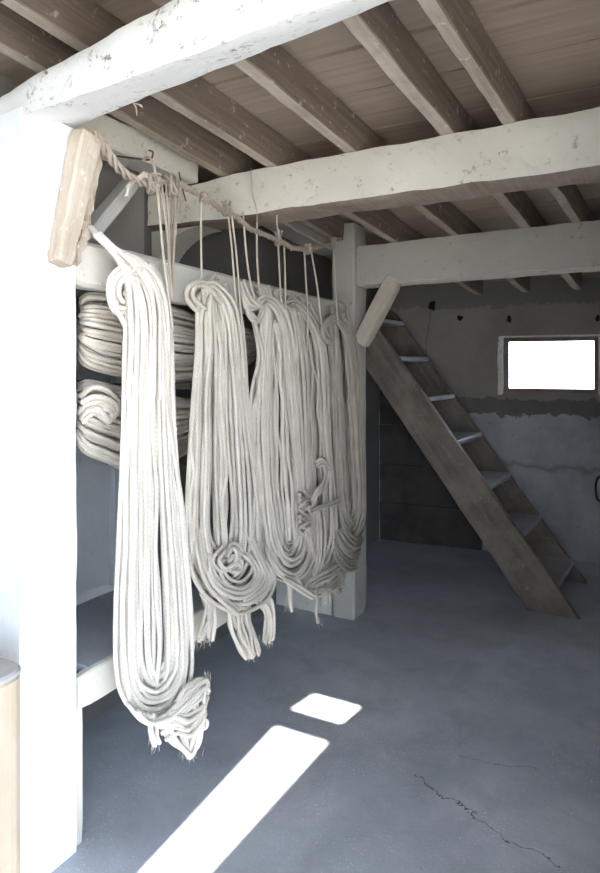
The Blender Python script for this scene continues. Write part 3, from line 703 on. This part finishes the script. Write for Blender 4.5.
# --- hank 4
R = random.Random(14); X0 = -1.472
h = hank((320, 590), X0, 'fourth rope hank from the left, with a plaited knot halfway and one long dangling end')
O4 = [(284, 306, -.03), (290, 310, -.01), (294, 335), (298, 380), (300, 430), (301, 480), (304, 530), (310, 560), (320, 574), (331, 568), (337, 545), (336, 500), (332, 450), (329, 400), (326, 360), (322, 338), (308, 312, -.02)]
I4 = [(298, 308, -.03), (302, 318, -.01), (306, 340), (309, 380), (311, 430), (313, 470), (315, 510), (317, 530), (319, 538), (322, 532), (323, 510), (322, 470), (320, 430), (317, 385), (314, 350), (311, 332), (304, 314, -.02)]
mb = MB(); u_layers(mb, O4, I4, 6, X0, R, r=.0084, jit=1.5)
mb.build('strands', M['ropemid'], h, smooth=True)
mb = MB(); family(mb, [(284, 302, .02), (296, 300, .02), (310, 312, .02), (320, 330, .02), (325, 360, .01), (328, 400, 0)], [(292, 312, .03), (298, 310, .03), (305, 318, .03), (311, 335, .03), (315, 365, .02), (317, 400, .01)], 4, X0, rnd=R, jit=1.)
mb.build('top_curl', M['ropemid'], h, smooth=True)
mb = MB()
for q in range(3):
    mb.tube([P((304.5+5.5*math.sin(k*1.05+q*2.09), 492+k*3.6, .05+.012*math.cos(k*2.1+q*2.09)), X0) for k in range(13)], .0085, 7, 4)
family(mb, [(314, 462, .03), (322, 458, .05), (330, 470, .05), (326, 486, .055), (318, 496, .05), (312, 508, .04)], [(318, 468, .03), (323, 466, .05), (325, 474, .05), (322, 484, .055), (316, 490, .05), (312, 500, .04)], 3, X0, rnd=R, jit=.8)
family(mb, [(313, 508, .04), (322, 504, .055), (334, 500, .05), (340, 496, .03)], [(313, 513, .04), (322, 509, .055), (333, 506, .05), (340, 503, .03)], 2, X0, rnd=R, jit=.5)
family(mb, [(316, 508, .03), (318, 530, .05), (318, 555, .05), (312, 578, .05)], [(326, 508, .03), (328, 530, .05), (326, 556, .05), (318, 580, .05)], 4, X0, rnd=R, jit=.9)
mb.build('plaited_knot', M['ropemid'], h, smooth=True)
mb = MB()
family(mb, [(300, 586, .03), (312, 572, .05), (328, 566, .05), (342, 556, .03)], [(314, 598, .03), (326, 594, .05), (338, 586, .05), (346, 572, .03)], 8, X0, rnd=R, jit=2.2)
family(mb, [(308, 580, .05), (318, 586, .06), (322, 596, .05), (321, 606, .05)], [(328, 572, .05), (326, 584, .06), (330, 592, .05), (328, 604, .05)], 5, X0, rnd=R, jit=2)
mb.tube([P((314, 588, .05), X0), P((317, 600, .05), X0), P((316, 612, .05), X0), P((318, 623, .05), X0)], .008, 7)
family(mb, [(328, 574, .04), (336, 580, .05), (340, 590, .04), (336, 596, .04), (331, 590, .04)], [(334, 568, .03), (342, 574, .04), (345, 584, .03), (342, 592, .03), (337, 588, .03)], 3, X0, rnd=R, jit=1)
fray(mb, 318, 622, X0+.05, 10, 2, 5, R); fray(mb, 340, 574, X0+.03, 30, 7, 9, R); fray(mb, 312, 592, X0+.04, 20, 8, 6, R)
mb.build('frayed_tail', M['ropemid'], h, smooth=True)
for pts in ([(304, 248, -.04), (306, 280, 0), (308, 320, .04), (307, 350, .05)], [(311, 250, -.04), (317, 285, 0), (321, 318, .02), (322, 330, .03)]):
    mb = MB(); mb.tube([P(p, X0) for p in pts], .0048, 6); mb.build('hanging_cord', M['twine'], h, smooth=True)
# --- hank 5
R = random.Random(15); X0 = -1.472
h = hank((348, 560), X0, 'rightmost and greyest rope hank, hanging against the white post')
O5 = [(326, 322, -.02), (327, 332, 0), (329, 370), (332, 420), (334, 470), (337, 510), (343, 534), (352, 544), (361, 534), (365, 512), (364, 470), (360, 420), (357, 380), (354, 350), (346, 324, -.01)]
I5 = [(336, 322, -.02), (338, 335, 0), (340, 370), (342, 420), (344, 460), (346, 490), (348, 508), (350, 514), (353, 508), (354, 490), (353, 460), (351, 420), (349, 385), (347, 360), (342, 328, -.01)]
mb = MB(); u_layers(mb, O5, I5, 6, X0, R, r=.0084, jit=1.3, T=.03)
mb.build('strands', M['ropegrey'], h, smooth=True)
mb = MB()
family(mb, [(334, 345, .03), (324, 340, .03), (321, 328, .03), (327, 318, .03), (336, 316, .03), (346, 326, .03), (353, 345, .02), (357, 380, .01)], [(333, 338, .04), (328, 334, .04), (327, 328, .04), (331, 323, .04), (336, 322, .04), (342, 332, .04), (347, 350, .03), (350, 385, .02)], 4, X0, rnd=R, jit=.8)
mb.build('top_curl', M['ropegrey'], h, smooth=True)
mb = MB()
family(mb, [(330, 535, .0), (338, 552, .03), (350, 562, .03), (358, 560, .01)], [(344, 522, .02), (350, 532, .04), (358, 536, .04), (363, 528, .01)], 7, X0, rnd=R, jit=1.2)
family(mb, [(330, 545, 0), (336, 562, .03), (346, 572, .03), (355, 570, .01)], [(334, 540, 0), (342, 554, .03), (350, 562, .03), (357, 562, .01)], 4, X0, rnd=R, jit=1.)
mb.build('wrapped_end', M['ropegrey'], h, smooth=True)
for pts in ([(333, 245, -.04), (335, 280, 0), (337, 312, .03), (338, 324, .04)],):
    mb = MB(); mb.tube([P(p, X0) for p in pts], .0048, 6); mb.build('hanging_cord', M['twine'], h, smooth=True)
# --- the sagging rope everything hangs from
LX = -1.5
lp = [(93, 132, .0), (106, 150), (118, 168), (131, 178), (146, 184), (162, 182), (180, 184), (200, 195), (214, 204), (224, 212), (236, 217), (250, 229), (262, 234), (276, 239), (292, 248), (308, 250), (322, 247), (336, 240, -.03), (341, 238, -.06)]
line = [P(p, LX) for p in lp]
rl = empty('tie_rope', line[9], 'old sagging brown rope strung from the split timber to the post', 'rope')
dense = []
for i in range(len(line)-1):
    for k in range(6): dense.append(line[i].lerp(line[i+1], k/6))
dense.append(line[-1])
mb = MB()
for q in range(3):
    pts = []; L = 0.
    for i, p in enumerate(dense):
        if i: L += (p-dense[i-1]).length
        T = (dense[min(i+1, len(dense)-1)]-dense[max(0, i-1)]).normalized(); u = T.cross(Vector((0, 0, 1))).normalized(); v = T.cross(u)
        a = L*60+q*2*math.pi/3; r_ = .0062+.003*noise.noise(Vector((L*9, q, 0)))+(.004 if L < .34 else 0)
        pts.append(p+u*math.cos(a)*r_+v*math.sin(a)*r_)
    mb.tube(pts, .0072, 6, 2)
mb.build('twisted_cord', M['oldrope'], rl, smooth=True)
R = random.Random(5)
for (px, py, sz) in ((203, 197, 3), (226, 208, 6), (278, 238, 7), (308, 249, 5), (334, 242, 5), (150, 184, 6), (172, 186, 8)):
    mb = MB(); c = P((px, py), LX+.015)
    for q in range(3):
        pts = []
        for k in range(9):
            a = k*1.15+q; s3 = sz*.0035
            pts.append(c+Vector((math.cos(a*1.3)*.02, math.sin(a)*s3, math.cos(a*.9+q)*s3*1.2)))
        mb.tube(pts, .0055, 6, 4)
    for k in range(8):
        v1 = Vector((R.uniform(-.01, .02), R.uniform(-.03, .03), R.uniform(-.035, .02)))
        mb.tube([c, c+v1*.6+Vector((.01, 0, .004)), c+v1], .0012, 3, 3)
    mb.build('knot', M['oldrope'], rl, smooth=True)
mb = MB()   # loose frayed end near the pillar
for k in range(7):
    mb.tube([P((133+R.uniform(-3, 6), 180, .0), LX), P((130+R.gauss(0, 1.5), 184, .03), LX), P((128+R.gauss(0, 1), 190+R.uniform(-1, 3), .03), LX), P((127+R.gauss(0, 1), 196, .03), LX)], .003, 5, 3)
for k in range(8):
    mb.tube([P((135, 182, 0), LX), P((143+R.gauss(0, 2), 176+R.gauss(0, 2), .02), LX), P((152+R.gauss(0, 3), 176+R.gauss(0, 3), .02), LX), P((160, 180+R.gauss(0, 3), .01), LX)], .003, 5, 3)
mb.build('loose_end', M['twine'], rl, smooth=True)
# small nails, wire and twine
mb = MB(); mb.tube([P((179, 172, -.03), -1.5), P((181, 182, -.01), -1.5), P((184, 194, 0), -1.5), P((186, 201, -.005), -1.5)], .003, 5)
tag(mb.build('bent_nail', M['rust'], smooth=True), 'thin dark bent nail hanging beside the rope line left of the middle crossbeam', 'nail')
mb = MB(); mb.tube([at_Y(251, 168, YB-.01), at_Y(252, 180, YB-.012), at_Y(253, 195, YB-.012), at_Y(256, 207, YB-.014), at_Y(257, 214, YB-.02), at_Y(257, 222, YB-.03)], .0018, 5)
tag(mb.build('twine', M['twine'], smooth=True), 'fine string running down the face of the middle crossbeam to the rope line', 'string')
mb = MB(); mb.tube([at_Y(277, 214, YB+.05), at_Y(277, 224, YB+.05), at_Y(279, 236, YB+.04)], .003, 5)
tag(mb.build('twine', M['twine'], smooth=True), 'short string from the underside of the middle crossbeam to a knot in the rope line', 'string')
lp_ = Vector((0, 0, 0))
mb = MB(); R = random.Random(9)
cc = at_Z(133, 103, 2.243)
for k in range(5):
    v1 = Vector((R.uniform(-.04, .04), R.uniform(0, .05), R.uniform(-.04, -.005)))
    mb.tube([cc, cc+v1*.5+Vector((.006, 0, .003)), cc+v1+Vector((0, 0, .006))], .0016, 4, 3)
tag(mb.build('twine_scrap', M['oldrope'], smooth=True), 'frayed scrap of twine caught under the near lintel beam', 'string')
# hook thing on the beam at upper left of hank 1
mb = MB(); hk = P((140, 159, -.16), -1.46)
mb.tube([hk+Vector((-.12, 0, .03)), hk, hk+Vector((.04, .01, -.005)), hk+Vector((.05, .012, .02)), hk+Vector((.03, .012, .03))], .0035, 6)
tag(mb.build('wire_hook', M['rust'], smooth=True), 'dark wire hook holding the first cord below the pale beam', 'hook')
# ---------------------------------------------------------------- stored coils behind the rail
def coil(label, top, bot, X0, n, seed, yloc):
    R = random.Random(seed); t0 = empty('rope_bundle', at_X(150, yloc, X0), label, 'rope bundle', 'rope bundles behind the hanks')
    mb = MB()
    A = [(p[0], p[1], d) for p, d in zip(top, DW)]; B = [(p[0], p[1], d) for p, d in zip(bot, DW)]
    for lay, dx in ((0, 0.), (1, -.028), (2, -.056), (3, -.085)):
        family(mb, A, B, n, X0+dx, r=.0092, jit=1.9, bulge=.035, rnd=R, dj=.006)
    mb.build('strands', M['coil'], t0, smooth=True)
    return t0
DW = [-.05, -.01, 0, 0, 0, 0, 0, -.01, -.06]
b1 = coil('upper bundle of horizontal rope coils stored behind the hanks', [(82, 300), (90, 294), (110, 294), (140, 300), (165, 306), (195, 316), (225, 324), (248, 330), (257, 336)],
     [(80, 352), (86, 364), (108, 373), (140, 378), (165, 381), (195, 378), (225, 370), (248, 362), (257, 354)], -1.69, 15, 21, 378)
b2 = coil('lower bundle of horizontal rope coils, sagging at its left end', [(80, 384), (88, 380), (110, 384), (140, 392), (165, 397), (195, 400), (225, 398), (248, 394), (257, 396)],
     [(76, 436), (84, 452), (105, 462), (128, 470), (165, 464), (195, 449), (225, 440), (248, 432), (257, 424)], -1.70, 15, 22, 470)
mb = MB(); R = random.Random(31)
family(mb, [(80, 398, .0), (92, 388, .02), (108, 392, .04), (118, 404, .04), (110, 414, .03), (94, 404, .03), (82, 410, .0)], [(80, 420, .0), (92, 412, .02), (104, 410, .04), (112, 412, .04), (106, 420, .03), (94, 414, .03), (82, 424, .0)], 6, -1.665, r=.010, rnd=R, jit=2)
mb.build('folded_end', M['coil'], b2, smooth=True)
for (px, py, Xa, lab) in ((180, 385, -1.66, 'dark wall peg under the left of the upper rope bundle'), (215, 379, -1.66, 'dark wall peg under the right of the upper rope bundle'),
                     (180, 465, -1.66, 'dark wall peg under the left of the lower rope bundle'), (215, 448, -1.66, 'dark wall peg under the right of the lower rope bundle')):
    q = at_X(px, py, -1.68); mb = MB(); mb.timber((XL-.05, q.y, q.z-.012), (-1.62, q.y, q.z-.004), .03, .028, rough=.001, bev=.004)
    tag(mb.build('wall_peg', M['peg']), lab, 'peg')
# ---------------------------------------------------------------- marks on the rear wall
def pit(px, py, rx, rz, seed, label):
    c = at_wall(px, py); mb = MB(); rr = random.Random(seed); n = 12; vs = [c-nw*.006]
    for k in range(n):
        a = 2*math.pi*k/n; f = rr.uniform(.7, 1.25)
        vs.append(c+dw*(math.cos(a)*rx*f)+Vector((0, 0, math.sin(a)*rz*f))-nw*.001)
    vs += [v_+nw*.02 for v_ in vs[1:]]
    fs = [[0, 1+(k+1) % n, 1+k] for k in range(n)]+[[1+k, 1+(k+1) % n, 1+n+(k+1) % n, 1+n+k] for k in range(n)]
    mb.add(vs, fs); return tag(mb.build('plaster_hole', M['hole']), label, 'hole', 'dark holes in the back wall')
pit(432, 306, .03, .045, 1, 'largest dark hole high on the back wall, above the staircase')
pit(460, 318, .022, .024, 2, 'small round dark hole midway between the staircase and the window')
pit(509, 319, .02, .03, 3, 'dark hole just above the window top left corner')
pit(598, 318, .016, .03, 4, 'dark hole above the right end of the window, at the edge of view')
mb = MB(); mb.tube([at_wall(431, 308, -.012), at_wall(429, 325, -.012), at_wall(426, 345, -.01), at_wall(427, 358, -.008)], .0025, 5)
tag(mb.build('dangling_wire', M['rust'], smooth=True), 'thin wire dangling from the large hole in the back wall', 'wire')
mb = MB(); mb.tube([at_wall(602, 476, -.01), at_wall(598, 478, -.04), at_wall(596, 484, -.045), at_wall(596, 493, -.045), at_wall(598, 500, -.04), at_wall(603, 502, -.01)], .009, 8)
tag(mb.build('iron_handle', M['iron'], smooth=True), 'black iron handle on the back wall at the right edge, below the window', 'handle')
# ---------------------------------------------------------------- light
sun = bpy.data.lights.new('sun', 'SUN'); sun.energy = 20.; sun.angle = math.radians(.6); sun.color = (1., .94, .85)
so = bpy.data.objects.new('sun', sun); COL.objects.link(so)
dirv = Vector((0, math.cos(EL), -math.sin(EL))); so.rotation_euler = dirv.to_track_quat('-Z', 'Y').to_euler()
so.location = (0, -6, 8)
wd_ = bpy.data.worlds.new('world'); S.world = wd_; wd_.use_nodes = True
bg = wd_.node_tree.nodes['Background']; bg.inputs['Color'].default_value = (.66, .81, 1., 1); bg.inputs['Strength'].default_value = 4.2
# ---------------------------------------------------------------- camera
cam = bpy.data.cameras.new('camera'); co = bpy.data.objects.new('camera', cam); COL.objects.link(co)
co.location = (0, 0, EYE); co.rotation_euler = (math.pi/2, 0, YAW)
cam.sensor_fit = 'HORIZONTAL'; cam.sensor_width = 36; cam.lens = 36*F/600; cam.shift_y = -(436.5-PY0)/600
cam.clip_start = .05; cam.clip_end = 200
S.camera = co
S.view_settings.view_transform = 'Standard'; S.view_settings.look = 'None'; S.view_settings.gamma = 1.; S.view_settings.use_curve_mapping = False
S.view_settings.exposure = 1.5
